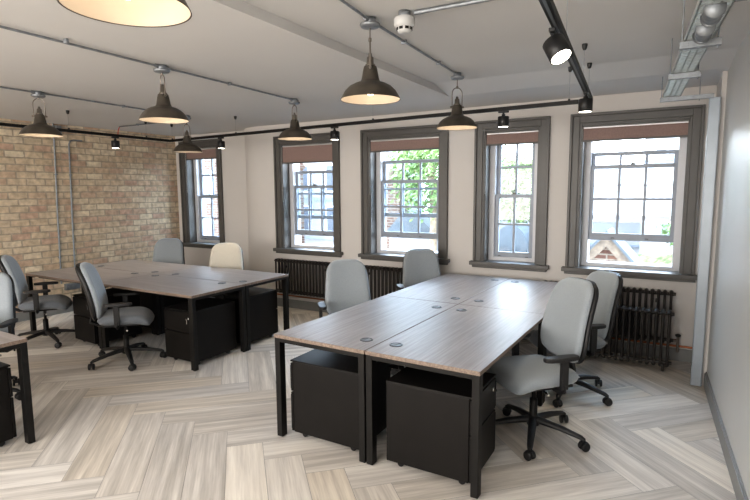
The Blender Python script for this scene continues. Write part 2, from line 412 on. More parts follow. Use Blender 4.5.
window(1, 2, (1.60, 2.40), (.87, 1.63), 'narrow sash window in the alcove next to the brick wall', (1.98, 1.25))
window(2, 3, (1.30, 1.99), (1.06, 1.78), 'wide sash window above the left radiator, nearest the rounded corner', (1.66, 1.43), stile=.035)
window(3, 3, (1.355, 2.09), (1.085, 1.835), 'tall sash window above the middle radiator, sash raised over a gap', (1.72, 1.49), stile=.035)
window(4, 2, (1.60, 2.32), (.90, 1.65), 'narrowest sash window, closed, between two wide windows', (1.96, 1.30))
window(5, 3, (1.375, 2.09), (1.16, 1.955), 'largest sash window, sash raised, nearest the right wall', (1.74, 1.595), stile=.035)

def blind(n, zb, label):
    x0, x1, zt, zs, Y = wins[n]
    ix0, ix1 = x0+CW-.004, x1-CW+.004; top = zt-CW-.006
    root = empty('roller_blind', ((ix0+ix1)/2, Y+.012, zb), 0, label, 'blind', 'brown roller blinds in the windows')
    hw = (ix1-ix0)/2
    b = MB(); b.box(-hw+.006, hw-.006, -.002, .002, 0, top-zb-.03); b.build('fabric', M['blind'], root)
    b = MB(); b.tube([(-hw, .012, top-zb-.022), (hw, .012, top-zb-.022)], .017, 16); b.build('roller_tube', M['rollermetal'], root)
    b = MB(); b.box(-hw+.012, hw-.012, -.006, .006, -.016, .004); b.build('bottom_bar', M['casing'], root, bevel=.002)
    for q in (-hw, hw):
        b = MB(); b.box(q-.003, q+.003, -.008, .03, top-zb-.05, top-zb); b.build('bracket', M['white'], root)
    b = MB(); b.tube([(-hw+.004, -.014, top-zb-.03), (-hw+.004, -.014, -.55), (-hw+.010, -.014, -.56), (-hw+.012, -.008, -.55), (-hw+.012, -.008, top-zb-.03)], .0022, 6); b.build('chain', M['white'], root)
blind(1, 2.25, 'brown roller blind in the alcove window by the brick wall')
blind(2, 2.105, 'brown roller blind pulled lowest, in the window nearest the rounded corner')
blind(3, 2.205, 'brown roller blind in the window over the middle radiator')
blind(4, 2.215, 'short narrow brown roller blind in the closed narrow window')
blind(5, 2.205, 'widest brown roller blind, in the window nearest the right wall')

# ------------------------------------------------------------------ desks
def desk(L, D, label, group, loc, rotz, inner_x=None, grom=(), cat='desk', skip=()):
    """origin at one floor corner; length along local x, depth along local y; user side y=0"""
    r = empty('bench_desk', loc, rotz, label, cat, group)
    zt = .735
    b = MB(); g = .003
    b.box(g, L-g, g, D-g, zt-.025, zt)
    b.bm.normal_update()
    bmesh.ops.recalc_face_normals(b.bm, faces=b.bm.faces)
    for f in b.bm.faces: f.material_index = 0 if abs(f.normal.z) > .5 else 1
    b.build('desktop', [M['desk'], M['deskedge']], r, bevel=.0015)
    for (x, y) in grom:
        b = MB(); b.lathe([(.043, .0), (.043, .003), (.036, .0045), (.033, .001)], (x, y, zt), 24)
        b.disc((x, y, zt+.0012), .034); o = b.build('grommet', M['grom'], r)
        c = MB(); c.prism([(x+.03*cos(q), y+.03*sin(q)) for q in [pi*k/10 for k in range(11)]], zt+.001, zt+.004); c.build('grommet_flap', M['galv'], o)
    ls = .055; k = 0
    for x in (.004, L-ls-.004):
        for y in (.006, D-ls*.8-.006):
            if (k in skip): k += 1; continue
            b = MB(); b.box(x, x+ls, y, y+ls*.8, .006, zt-.026); b.build('leg', M['black'], r, bevel=.003)
            b = MB(); b.lathe([(.0, 0), (.016, 0), (.016, .008), (.0, .008)], (x+ls/2, y+ls*.4, 0), 12); b.build('foot', M['blackp'], r)
            k += 1
        b = MB(); b.box(x, x+ls, .006+ls*.8, D-ls*.8-.006, zt-.052, zt-.026); b.build('crossbar', M['black'], r, bevel=.002)
    b = MB()
    for y in (.12, D-.16): b.box(ls, L-ls, y, y+.03, zt-.066, zt-.026)
    b.build('rail', M['black'], r)
    b = MB(); b.box(.18, L-.18, D-.14, D-.138, zt-.15, zt-.026); b.box(.18, L-.18, D-.14, D-.05, zt-.15, zt-.148); b.build('cable_tray', M['black'], r)
    return r
rA = -.0237
GA = 'grey oak desks of the right hand bench'
def TA(u, v):
    return (-2.324+u*cos(rA)-v*sin(rA), 2.614+u*sin(rA)+v*cos(rA), 0)
DA, LA = .738, 1.490
# left column desks: user on the -x side. local x runs along +v, so rotate +90: local y -> -u ; use origin at (DA, v)
# rotation -90: local x -> -v, local y -> +u ; origin at (0, v+L)
gr = [(.2, DA-.11), (LA-.2, DA-.11)]
desk(LA, DA, 'grey oak bench desk, front left of the right hand group of four', GA, TA(0, LA), rA-pi/2, grom=gr)
desk(LA, DA, 'grey oak bench desk, back left of the right hand group of four', GA, TA(0, 2*LA), rA-pi/2, grom=gr)
desk(LA, DA, 'grey oak bench desk closest to the camera, front right of the right hand group', GA, TA(2*DA, 0), rA+pi/2, grom=gr)
desk(LA, DA, 'grey oak bench desk, back right of the right hand group, under the narrow window', GA, TA(2*DA, LA), rA+pi/2, grom=gr)
GB = 'grey oak desks of the bench by the brick wall'
rB = .012; XBb, YBb, LB, DB = -6.735, 3.19, 1.44, .715
def TB(u, v): return (XBb+u*cos(rB)-v*sin(rB), YBb+u*sin(rB)+v*cos(rB), 0)
gb = [(.12, DB-.09), (LB-.25, DB-.09)]
desk(LB, DB, 'grey oak bench desk, near side of the brick wall group, left end', GB, TB(0, 0), rB, grom=gb)
desk(LB, DB, 'grey oak bench desk at the near right corner of the brick wall group', GB, TB(LB, 0), rB, grom=gb)
desk(LB, DB, 'grey oak bench desk, on the far side, in the corner by the brick wall', GB, TB(LB, 2*DB), rB+pi, grom=gb)
desk(LB, DB, 'grey oak bench desk, on the far side, in front of the cream chair', GB, TB(2*LB, 2*DB), rB+pi, grom=gb)
desk(1.44, .72, 'grey oak desk cropped by the left edge of the picture', 'single desk at the left edge', (-3.705, 1.74, 0), pi-.01, grom=[(.2, .63)])

# pedestals
def pedestal():
    r = empty('drawer_pedestal', (0, 0, 0), 0, 'x', 'drawers')
    w, d, h, z0 = .43, .55, .50, .045
    b = MB(); b.box(-w/2, w/2, -d/2+.02, d/2, z0, z0+h); b.build('carcass', M['ped'], r, bevel=.004)
    b = MB(); b.box(-w/2-.002, w/2+.002, -d/2, d/2+.002, z0+h, z0+h+.012); b.build('top_panel', M['ped'], r, bevel=.003)
    zz = z0
    for hh in (.285, .205):
        b = MB(); b.box(-w/2, w/2, -d/2-.001, -d/2+.018, zz+.004, zz+hh-.002); o = b.build('drawer', M['ped'], r, bevel=.004)
        b = MB(); b.box(w/2-.012, w/2-.002, -d/2-.004, -d/2+.002, zz+.02, zz+hh-.02); b.build('grip', M['blackp'], o)
        zz += hh+.002
    b = MB(); mt = Matrix.Translation((w/2-.07, -d/2-.002, z0+.435)) @ Matrix.Rotation(pi/2, 4, 'X')
    b.lathe([(0, 0), (.011, 0), (.011, .006), (0, .006)], (0, 0, 0), 16, mt); o = b.build('lock', M['chrome'], r)
    b = MB(); b.box(w/2-.073, w/2-.067, -d/2-.03, -d/2-.006, z0+.428, z0+.442); b.box(w/2-.074, w/2-.066, -d/2-.024, -d/2-.020, z0+.385, z0+.43); b.build('key', M['chrome'], o)
    for x in (-.16, .16):
        for y in (-.2, .2):
            b = MB(); m2 = Matrix.Translation((x-.012, y, .022)) @ Matrix.Rotation(pi/2, 4, 'Y')
            b.lathe([(0, 0), (.02, 0), (.022, .004), (.022, .020), (.02, .024), (0, .024)], (0, 0, 0), 16, m2); b.box(x-.008, x+.008, y-.01, y+.01, .03, z0); b.build('castor', M['blackp'], r)
    return r
pd = pedestal()
GP = 'black mobile pedestals under the desks'
place(pd, (-1.945, 2.875, 0), -pi/2, 'black drawer pedestal under the front left desk of the right hand bench', GP)
place(pd, (-1.185, 2.855, 0), pi/2, 'black drawer pedestal nearest the camera, beside the front chair', GP)
place(pd, (-4.16, 3.585, 0), 0, 'black drawer pedestal at the near right corner of the brick wall bench, lock showing', GP)
place(pd, (-4.19, 4.285, 0), pi, 'black drawer pedestal under the far right end of the brick wall bench', GP)
place(pd, (-5.60, 3.49, 0), -.06, 'black drawer pedestal between the two office chairs by the brick wall', GP)
place(pd, (-5.60, 4.22, 0), pi, 'black drawer pedestal in the shade under the middle of the brick wall bench', GP)
place(pd, (-4.02, 1.39, 0), pi, 'black drawer pedestal cropped by the left edge of the picture', GP)

# ------------------------------------------------------------------ office chair
def office_chair(fab, fabs, bz=0., recl=13, arms=True):
    r = empty('office_chair', (0, 0, 0), 0, 'x', 'chair')
    # star base
    b = MB(); b.lathe([(0, .085), (.042, .085), (.045, .115), (.034, .155), (0, .155)], n=20); b.build('hub', M['blackp'], r)
    for k in range(5):
        a = radians(90+36+72*k+10); d = Vector((cos(a), sin(a), 0))
        b = MB(); b.tube([d*.03+Vector((0, 0, .125)), d*.19+Vector((0, 0, .108)), d*.325+Vector((0, 0, .082)), d*.348+Vector((0, 0, .070))], [.027, .022, .017, .013], 10, scale=(.85, 1.15))
        b.build('base_leg', M['blackp'], r)
        c = d*.345; t = Vector((-d.y, d.x, 0)); t = (t*.8 + d*.6).normalized()
        b = MB(); b.tube([c+Vector((0, 0, .035)), c+Vector((0, 0, .075))], .009, 8)
        yaw = math.atan2(t.y, t.x); m = Matrix.Translation((c.x, c.y, .0305)) @ Matrix.Rotation(yaw, 4, 'Z')
        b.prism([(.034*cos(q), .034*sin(q)) for q in [pi*i/8 for i in range(9)]], -.010, .010, m @ Matrix.Rotation(pi/2, 4, 'X'))
        o = b.build('castor', M['blackp'], r)
        for s in (-1, 1):
            b = MB(); m3 = m @ Matrix.Translation((0, s*.019-.0085, 0)) @ Matrix.Rotation(-pi/2, 4, 'X')
            b.lathe([(0, 0), (.024, 0), (.030, .003), (.030, .014), (.024, .017), (0, .017)], (0, 0, 0), 18, m3); b.build('wheel', M['blackp'], o)
    b = MB(); b.lathe([(.027, .11), (.027, .27), (.022, .272), (.014, .275), (.014, .40)], n=18); b.build('gas_column', M['black'], r)
    b = MB(); b.box(-.07, .07, -.13, .11, .385, .425); b.tube([(.05, .02, .40), (.20, .04, .385), (.245, .05, .38)], .006, 8); b.tube([(-.05, .02, .40), (-.20, .04, .385)], .006, 8); b.build('tilt_mechanism', M['black'], r, bevel=.004)
    b = MB(); b.tube([(.225, .045, .381), (.27, .055, .378)], .009, 10); b.build('lever_knob', M['chrome'], r)
    b = MB(); b.tube([(-.19, .038, .386), (-.23, .045, .384)], .009, 10); b.build('lever_knob', M['chrome'], r)
    # seat
    def sq(u, v, k=.36): return u*sqrt(1-v*v*k/2*abs(v)), v*sqrt(1-u*u*k/2*abs(u))
    def seat(side):
        def f(u, v):
            x, y = sq(u, v); t = (max(0, 1-abs(u)**7)**.5)*(max(0, 1-abs(v)**7)**.5)
            z = .462 + side*t*.050 + .008*u*u
            z -= .055*max(0, v-.3)**2/.49
            return Vector((x*.252*(1-.08*max(0, -v)), y*.25+.02, z))
        return f
    b = MB(); b.grid(seat(1), 22, 22); b.grid(seat(-1), 22, 22, flip=True); b.build('seat_cushion', fabs, r, weld=True)
    b = MB(); b.box(-.19, .19, -.17, .15, .402, .42); b.build('seat_pan', M['blackp'], r, bevel=.004)
    # backrest frame: local s (height 0..1) mapped along a reclined line
    H = .57; z0 = .52+bz; y0 = -.225; ra = radians(recl)
    def width(v):          # v -1 bottom .. 1 top
        t = (v+1)/2
        return .234-.042*max(0, t)**1.5-.012*max(0, .3-t)/.3
    def backp(u, v, off):
        x, vv = sq(u, v, .22); vv *= 1-.07*max(0, (abs(u)-.55)/.45)**2; s = (vv+1)/2*H
        w = width(vv); cr = max(0, (abs(v)-.62)/.38)**2.2; px = x*w*(1-(.15 if v > 0 else .09)*cr)
        bow = -.028*sin(pi*(vv+1)/2*.9+.2) ; wing = .035*(px/.22)**2
        yy = -bow + wing + off
        return Vector((px, y0 - s*sin(ra) + yy*cos(ra), z0 + s*cos(ra) + yy*sin(ra)))
    def bf(side):
        def f(u, v):
            t = (max(0, 1-abs(u)**8)**.5)*(max(0, 1-abs(v)**8)**.5)
            return backp(u, v, side*t*(.040 if side > 0 else .018))
        return f
    b = MB(); b.grid(bf(1), 22, 26); b.grid(bf(-1), 22, 26, flip=True); b.build('backrest_cushion', fab, r, weld=True)
    def sf(side):
        def f(u, v):
            t = (max(0, 1-abs(u)**8)**.5)*(max(0, 1-abs(v)**8)**.5)
            return backp(u*1.012, v*1.008, -.036 + side*t*.027)
        return f
    b = MB(); b.grid(sf(1), 18, 22); b.grid(sf(-1), 18, 22, flip=True); b.build('back_shell', M['blackp'], r, weld=True)
    b = MB(); p1 = backp(0, -.25, -.055); p0 = backp(0, -.75, -.06)
    b.tube([(0, -.10, .40), (0, -.24, .395), (0, -.305, .43), p0, p1], [.028, .028, .027, .024, .02], 10, scale=(.6, 1.35)); b.build('back_upright', M['blackp'], r)
    if arms:
        for s in (-1, 1):
            b = MB(); b.tube([(s*.12, -.03, .41), (s*.24, -.03, .405), (s*.285, -.03, .425), (s*.288, -.025, .47)], .016, 8, scale=(1.3, .8))
            b.box(s*.288-.014, s*.288+.014, -.05, .0, .44, .625); o = b.build('arm_post', M['blackp'], r, bevel=.004)
            b = MB(); pts = []
            for k in range(24):
                q = 2*pi*k/24; c_, s_ = cos(q), sin(q)
                pts.append((s*.275+.040*abs(c_)**.7*(1 if c_ > 0 else -1), -.01+.125*abs(s_)**.75*(1 if s_ > 0 else -1)))
            b.prism(pts, .625, .652, smooth=False); b.build('armrest', M['blackp'], o, bevel=.007)
    return r
GC = 'office chairs around the desks'
def dir2rot(a): return radians(a-90)   # a: facing angle from +x
ch = office_chair(M['fabric'], M['fabricd'], bz=-.055)
place(ch, (-4.73, 3.12, 0), dir2rot(48), 'grey office chair with light blue grey back, nearer one at the brick wall bench', GC)
place(ch, (-6.14, 3.08, 0), dir2rot(54), 'grey office chair at the left end of the brick wall bench, next to the conduits', GC)
place(ch, (-4.90, 1.88, 0), dir2rot(-50), 'office chair behind the cropped desk, only its back edge showing at the left border', GC)
place(ch, (-6.24, 4.76, 0), dir2rot(-55), 'light grey chair in the far corner by the brick wall, seen over the desk', GC)
place(ch, (-2.58, 4.0, 0), dir2rot(-48), 'pale grey chair on the left side of the right hand bench, nearer the camera', GC)
place(ch, (-2.35, 5.16, 0), dir2rot(-55), 'pale grey chair at the back left of the right hand bench below the tall window', GC)
ch2 = office_chair(M['fabricc'], M['fabricd'], bz=-.055)
place(ch2, (-4.96, 4.66, 0), dir2rot(-55), 'cream backed chair behind the brick wall bench in front of the rounded corner', GC)
ch3 = office_chair(M['fabric'], M['fabric'], bz=.012)
place(ch3, (-.77, 3.50, 0), dir2rot(226), 'grey office chair nearest the camera on the right, armrest and star base in view', GC)
place(ch, (-.70, 4.42, 0), dir2rot(222), 'grey office chair behind the front one, in front of the right hand radiator', GC)

def turn_base(label_start, a):
    for o in list(bpy.data.objects):
        if o.parent is None and o.get('label', '').startswith(label_start):
            for c in children(o):
                if c.name.startswith(('base_leg', 'castor')): c.rotation_euler.z = radians(a)
turn_base('grey office chair with light blue grey back', -49)
turn_base('cream backed', 24)
turn_base('grey office chair at the left end', 34)
turn_base('office chair behind the cropped', 36)
turn_base('grey office chair nearest the camera', 8)
# ------------------------------------------------------------------ pendants
def pendant(zc, zrim=2.24):
    r = empty('pendant_lamp', (0, 0, 0), 0, 'x', 'pendant')
    H = zc-zrim
    # origin on the rim plane centre
    b = MB(); b.lathe([(0, H-.036), (.058, H-.036), (.060, H-.044), (.052, H-.055), (.012, H-.060), (0, H-.060)], n=28); b.build('ceiling_rose', M['galv'], r)
    b = MB(); b.tube([(0, 0, H-.055), (0, 0, .345)], .0035, 8); b.build('cord', M['brass'], r)
    b = MB()
    lp = [(-.046, 0, .165), (-.047, 0, .27)] + [(-.047*cos(q), 0, .285+.052*sin(q)) for q in [pi*k/10 for k in range(1, 10)]] + [(.047, 0, .27), (.046, 0, .165)]
    b.tube(lp, .0045, 8); b.tube([(-.062, 0, .175), (-.036, 0, .175)], .008, 8); b.tube([(.036, 0, .175), (.062, 0, .175)], .008, 8)
    b.lathe([(0, .352), (.009, .350), (.010, .330), (0, .328)], n=12); b.build('hanging_loop', M['brass'], r)
    b = MB(); b.lathe([(.0, .262), (.010, .262), (.012, .245), (.020, .240), (.022, .205), (.030, .20), (.030, .185), (0, .185)], n=20); b.build('lamp_holder', M['brass'], r)
    out = [(.030, .192), (.037, .188), (.043, .165), (.052, .115), (.060, .100), (.092, .090), (.124, .073), (.149, .049), (.166, .022), (.177, .0)]
    b = MB(); b.lathe(out, n=44); b.lathe([(.177, 0), (.1785, -.003), (.175, -.001)], n=44); o = b.build('shade', M['shade'], r, weld=True)
    b = MB(); b.lathe([(a-.004, z-.003) for a, z in out[2:-1]] + [(.1745, -.001)], n=44); b.disc((0, 0, .16), .04); b.build('shade_lining', M['shadein'], o, weld=True)
    b = MB(); b.lathe([(0, .022), (.012, .024), (.024, .036), (.029, .055), (.024, .078), (.014, .10), (.013, .125), (0, .125)], n=20); b.build('bulb', M['bulb'], r)
    return r
pl, pr_, plow = pendant(ZC), pendant(ZR), pendant(ZC, 2.195)
GPn = 'bronze pendant lamps on metal conduit'
pend = [(pl, -5.19, 2.70, 'bronze pendant lamp at far left in front of the brick wall', 60),
        (pl, -3.36, 2.64, 'bronze pendant lamp second from the left in the nearer row', -20),
        (plow, -5.27, 4.46, 'bronze pendant lamp in front of the alcove window', 10),
        (pl, -3.43, 4.28, 'bronze pendant lamp overlapping the window nearest the rounded corner', -20),
        (pr_, -1.59, 2.70, 'bronze pendant lamp hanging in the centre, its bulb showing', -60),
        (pr_, -1.67, 4.31, 'bronze pendant lamp in front of the wall right of the tall window', 45),
        (pr_, -1.41, 1.00, 'large bronze pendant cropped by the top edge of the picture', -20)]
for (p, x, y, lab, ang) in pend:
    place(p, (x, y, 2.195 if p is plow else 2.24), radians(ang), lab, GPn)
    ld = bpy.data.lights.new('pendant_light', 'POINT'); ld.energy = .5; ld.color = (1, .82, .62); ld.shadow_soft_size = .03
    lo = bpy.data.objects.new('pendant_light', ld); COL.objects.link(lo); lo.location = (x, y, 2.245)
    tag(lo, 'warm light of a pendant bulb', 'light', 'pendant bulb lights')

# conduits on the ceiling
def conduit(pts, label, r=.008, clips=(), group='metal conduits', mat='galv', name='conduit', boxes=()):
    root = empty(name, pts[0], 0, label, 'conduit', group)
    o0 = Vector(pts[0]); q = [Vector(p)-o0 for p in pts]
    b = MB(); b.tube(q, r, 10); b.build('pipe', M[mat], root)
    for (c, ax) in clips:
        c = Vector(c)-o0
        b = MB()
        if ax == 'y': b.box(c.x-.018, c.x+.018, c.y-.008, c.y+.008, c.z-.012, c.z+.014)
        elif ax == 'x': b.box(c.x-.008, c.x+.008, c.y-.018, c.y+.018, c.z-.012, c.z+.014)
        else: b.box(c.x-.013, c.x+.012, c.y-.018, c.y+.018, c.z-.008, c.z+.008)
        b.build('clip', M[mat], root, bevel=.002)
    for c in boxes:
        c = Vector(c)-o0; b = MB(); b.lathe([(0, 0), (.032, 0), (.034, .004), (.034, .03), (0, .03)], (c.x, c.y, c.z-.018), 20); b.tube([(c.x, c.y-.055, c.z), (c.x, c.y+.055, c.z)], .014, 10); b.build('junction_box', M[mat], root)
    return root
za, zb_ = ZC-.016, ZR-.016
conduit([(-5.08, YR, za), (-5.19, 2.70, za), (-5.27, 4.46, za)], 'galvanised conduit over the two leftmost pendant lamps', clips=[((-5.13, 1.2, za), 'y'), ((-5.24, 3.6, za), 'y')], boxes=[(-5.19, 2.70, za), (-5.27, 4.46, za)])
conduit([(-3.10, YR, za), (-3.36, 2.64, za), (-3.43, 4.28, za)], 'galvanised conduit joining the second pendant lamp to the one by the second window', clips=[((-3.29, 1.9, za), 'y'), ((-3.39, 3.35, za), 'y')], boxes=[(-3.36, 2.64, za), (-3.43, 4.28, za)])
conduit([(-1.20, YR, zb_), (-1.41, 1.00, zb_), (-1.59, 2.70, zb_), (-1.67, 4.31, zb_)], 'galvanised conduit running over the central pendant lamp towards the windows', clips=[((-1.62, 3.2, zb_), 'y'), ((-1.65, 3.85, zb_), 'y')], boxes=[(-1.41, 1.00, zb_), (-1.59, 2.70, zb_), (-1.67, 4.31, zb_)])
conduit([(-1.31, 2.72, zb_), (.38, 2.76, zb_)], 'galvanised conduit running right from the smoke detector', r=.012, clips=[((-.6, 2.737, zb_), 'x')])
# smoke detector
r = empty('smoke_detector', (-1.37, 2.71, ZR-.12), 0, 'round white smoke detector on a metal box beside the central pendant', 'smoke detector')
b = MB(); b.lathe([(0, .12), (.034, .12), (.036, .08), (0, .08)], n=24); b.build('back_box', M['galv'], r)
b = MB(); b.lathe([(0, .085), (.055, .085), (.060, .076), (.060, .045), (.050, .034), (.044, .03)], n=32); b.build('housing', M['white'], r)
b = MB(); b.lathe([(.042, .034), (.042, .018), (.036, .006), (.018, 0), (0, 0)], n=28); b.build('sensor_cap', M['white'], r)
b = MB()
for k in range(8):
    q = 2*pi*k/8; m = Matrix.Rotation(q, 4, 'Z'); b.box(.040, .0445, -.010, .010, .016, .030, m)
b.build('vent_slots', M['black'], r)

# ------------------------------------------------------------------ lighting track
ZK = 2.42
def track(p0, p1, label):
    p0, p1 = Vector(p0), Vector(p1); d = p1-p0; r = empty('lighting_track', p0, math.atan2(d.y, d.x), label, 'light track', 'black suspended lighting tracks')
    L = d.length; b = MB(); b.box(0, L, -.019, .019, -.018, .014); b.build('rail', M['black'], r, bevel=.002)
    b = MB(); b.box(0, L, -.006, .006, -.0195, -.0185); b.build('slot', M['grom'], r)
    return r
J1 = Vector((-.63, 4.60, ZK)); J2 = Vector((-6.22, 4.96, ZK))
track(J2, J1, 'black lighting track hanging in front of the windows')
track(J1+Vector((.002, -.03, 0)), (-.36, .6, ZK), 'black lighting track running from the corner junction towards the camera on the right')
track(J2+Vector((.002, -.03, 0)), (-6.06, .9, ZK), 'black lighting track along the brick wall')
def hanger(x, y, zc, label):
    r = empty('track_hanger', (x, y, ZK+.014), 0, label, 'hanger', 'wire hangers of the lighting tracks')
    b = MB(); b.tube([(0, 0, 0), (0, 0, zc-ZK-.04)], .0012, 6); b.build('wire', M['galv'], r)
    b = MB(); b.lathe([(0, -.042), (.010, -.042), (.014, -.034), (.019, -.012), (.019, 0), (0, 0)], (0, 0, zc-ZK-.012), 18); b.build('ceiling_cup', M['blackp'], r)
    b = MB(); b.lathe([(0, 0), (.012, 0), (.008, .014), (0, .014)], n=12); b.build('clamp', M['blackp'], r)
hanger(-.595, 3.95, ZR, 'black ceiling cup and wire over the right hand track')
hanger(-.51, 2.80, ZR, 'black ceiling cup and wire of the right hand track nearest the camera')
hanger(-.645, 4.56, ZR, 'black ceiling cup and wire at the track corner near the right window')
hanger(-.80, 4.61, ZR, 'black ceiling cup and wire left of the track corner')
hanger(-2.76, 4.735, ZC, 'black ceiling cup and wire below the central pendant lamp')
hanger(-4.85, 4.87, ZC, 'black ceiling cup and wire left of the pendant by the second window')
hanger(-6.13, 3.50, ZC, 'black ceiling cup and wire over the brick wall track')
hanger(-6.17, 4.55, ZC, 'black ceiling cup and wire further along the brick wall track')
hanger(-6.16, 4.955, ZC, 'black ceiling cup and wire at the track corner by the brick wall')
def spot():
    r = empty('track_spotlight', (0, 0, 0), 0, 'x', 'spotlight')
    b = MB(); b.box(-.045, .045, -.014, .014, -.036, -.0195); b.build('adaptor', M['blackp'], r, bevel=.003)
    b = MB(); b.tube([(0, 0, -.028), (0, 0, -.06)], .010, 10); b.lathe([(0, -.046), (.016, -.05), (.017, -.062), (0, -.07)], n=14); b.build('swivel', M['blackp'], r)
    b = MB(); b.lathe([(0, .0), (.044, .0), (.049, -.004), (.049, -.090), (.045, -.092), (.043, -.088)], n=28); h = b.build('lamp_head', M['blackp'], r)
    b = MB(); b.lathe([(0.043, -.0905), (0, -.090)], n=28); b.build('lens', M['spotg'], h)
    h.location = (0, 0, -.068)
    return r
sp = spot()
def put_spot(x, y, tilt, yaw, label, e=10, ty=None):
    ty = yaw if ty is None else ty
    r = place(sp, (x, y, ZK), ty, label, 'black cylinder spotlights on the tracks')
    h = [c for c in children(r) if c.name.startswith('lamp_head')][0]
    h.rotation_euler = (0, tilt, yaw-ty)
    ld = bpy.data.lights.new('spot_beam', 'SPOT'); ld.energy = e; ld.spot_size = radians(70); ld.spot_blend = .6; ld.color = (1, .86, .66); ld.shadow_soft_size = .03
    o = bpy.data.objects.new('spot_beam', ld); COL.objects.link(o)
    m = Matrix.Translation((x, y, ZK)) @ Matrix.Rotation(yaw, 4, 'Z') @ Matrix.Translation((0, 0, -.068)) @ Matrix.Rotation(tilt, 4, 'Y') @ Matrix.Translation((0, 0, -.105))
    o.matrix_world = m; tag(o, 'beam of a black track spotlight', 'light', 'track spotlight beams')
put_spot(-.50, 2.44, radians(-32), radians(-30), 'black track spotlight tilted sideways, nearest the camera', 12, radians(-86.1))
put_spot(-.594, 4.08, 0, 0, 'black track spotlight at the corner junction by the right window', 12, radians(-86.1))
put_spot(-1.36, 4.647, 0, 0, 'black track spotlight in front of the narrow window', 12)
put_spot(-3.27, 4.770, 0, 0, 'black track spotlight at the corner of the window nearest the rounded corner', 12)
put_spot(-5.14, 4.89, 0, 0, 'black track spotlight in front of the rounded corner', 12)
put_spot(-6.19, 4.11, 0, pi/2, 'black track spotlight in front of the brick wall', 14)

# ------------------------------------------------------------------ cable tray, trunking, brackets
def cable_tray():
    r = empty('cable_tray', (0, 0, 2.47), 0, 'galvanised perforated cable tray hung along the ceiling by the right wall', 'cable tray')
    A = Vector((-.065, 5.10, 0)); B = Vector((.12, 2.5, 0)); d = (B-A).normalized(); n = Vector((-d.y, d.x, 0)); Lt = (B-A).length
    m = Matrix.Translation(A) @ Matrix.Rotation(math.atan2(d.y, d.x), 4, 'Z')
    b = MB(); w = .062
    x = 0; 
    while x < Lt:
        b.box(x, x+.028, -w, w, 0, .002, m); x += .04
    for yy in (-w, -.02, .016, w-.004): b.box(0, Lt, yy, yy+.006, .0, .0022, m)
    b.box(0, Lt, -w-.002, -w, 0, .03, m); b.box(0, Lt, w, w+.002, 0, .03, m)
    b.build('tray', M['trayg'], r)
    b = MB()
    for yy in (-.03, .0, .028): b.tube([m @ Vector((.02, yy, .016)), m @ Vector((Lt, yy+.004, .018))], .011, 8)
    b.build('cables', M['trayg'], r)
    for (xx, top) in ((.0, .172), (1.0, .232), (1.85, .232)):
        c = m @ Vector((xx, 0, 0)); x1 = .235-c.x if xx == 0 else .10
        b = MB(); b.box(c.x-.085, c.x+x1, c.y-.02, c.y+.02, -.038, -.003)
        for q in range(int((x1+.08)/.05)): b.box(c.x-.07+q*.05, c.x-.045+q*.05, c.y-.0215, c.y-.0195, -.030, -.014)
        b.build('bracket', M['galv'], r, bevel=.002)
        b = MB(); b.tube([(c.x-.075, c.y, -.024), (c.x-.075, c.y, top)], .004, 8); b.build('hanging_rod', M['galv'], r)
        xr_ = c.x+(.20 if xx == 0 else .085)
        b = MB(); b.tube([(xr_, c.y, -.05), (xr_, c.y, top)], .004, 8); b.build('hanging_rod', M['galv'], r)
    for y in (1.98, 2.28):
        b = MB(); mt = m @ Matrix.Translation((y, 0, -.012)) @ Matrix.Rotation(pi/2, 4, 'Y')
        b.lathe([(0, 0), (.040, 0), (.042, .012), (.033, .02)] + [(.033+.005*(k % 2), .02+.012*k) for k in range(10)] + [(.042, .14), (.040, .155), (0, .155)], (0, 0, 0), 22, mt)
        b.build('flexible_gland', M['galv'], r)
    return r
cable_tray()
conduit([(.12, 3.30, ZR-.05), (.385, 3.30, ZR-.05)], 'thin conduit from the cable tray to the right wall, farther one', r=.010, clips=[((.3, 3.30, ZR-.05), 'x')])
conduit([(.12, 3.02, ZR-.05), (.40, 3.02, ZR-.05)], 'thin conduit from the cable tray to the right wall, nearer one', r=.010, clips=[((.3, 3.02, ZR-.05), 'x')])
r = empty('cable_trunking', (.245, 5.12, 0), 0, 'tall blue grey cable trunking standing in the corner beside the right window', 'trunking')
b = MB(); b.box(-.042, .040, -.025, .028, 0.005, 2.44); b.build('channel', M['trunk'], r, bevel=.003)
b = MB(); b.box(-.036, .034, -.031, -.026, 0.01, 2.43); b.build('cover', M['trunk'], r, bevel=.002)

# brick wall conduits
X_ = XB+.014
conduit([(X_, 3.98, .42), (X_, 4.0, 1.4), (X_, 4.03, 2.40), (X_, 4.03, ZC)], 'left one of the two vertical conduits on the brick wall', r=.011, clips=[((X_, 3.985, .80), 'z'), ((X_, 4.02, 1.95), 'z')])
conduit([(X_, 4.18, .42), (X_, 4.2, 1.4), (X_, 4.23, 2.38), (X_+.0, 4.25, 2.425), (X_, 4.30, 2.44), (X_, 4.42, 2.44)], 'right one of the two vertical conduits on the brick wall, bent over at the top', r=.011, clips=[((X_, 4.185, .80), 'z'), ((X_, 4.22, 1.95), 'z')])
r = empty('socket_box', (XB+.03, 4.08, .36), 0, 'grey metal socket box at the foot of the brick wall conduits', 'socket')
b = MB(); b.box(-.03, .02, -.06, .14, -.04, .05); b.build('back_box', M['galv'], r, bevel=.004)
b = MB(); b.box(.02, .024, -.05, .13, -.03, .04); b.build('face_plate', M['galv'], r, bevel=.002)
r = empty('junction_box', (XB+.04, 4.08, 2.56), 0, 'small galvanised box below the ceiling on the brick wall', 'junction box')
b = MB(); b.box(-.04, .03, -.035, .035, -.05, .06); b.build('body', M['galv'], r, bevel=.004)
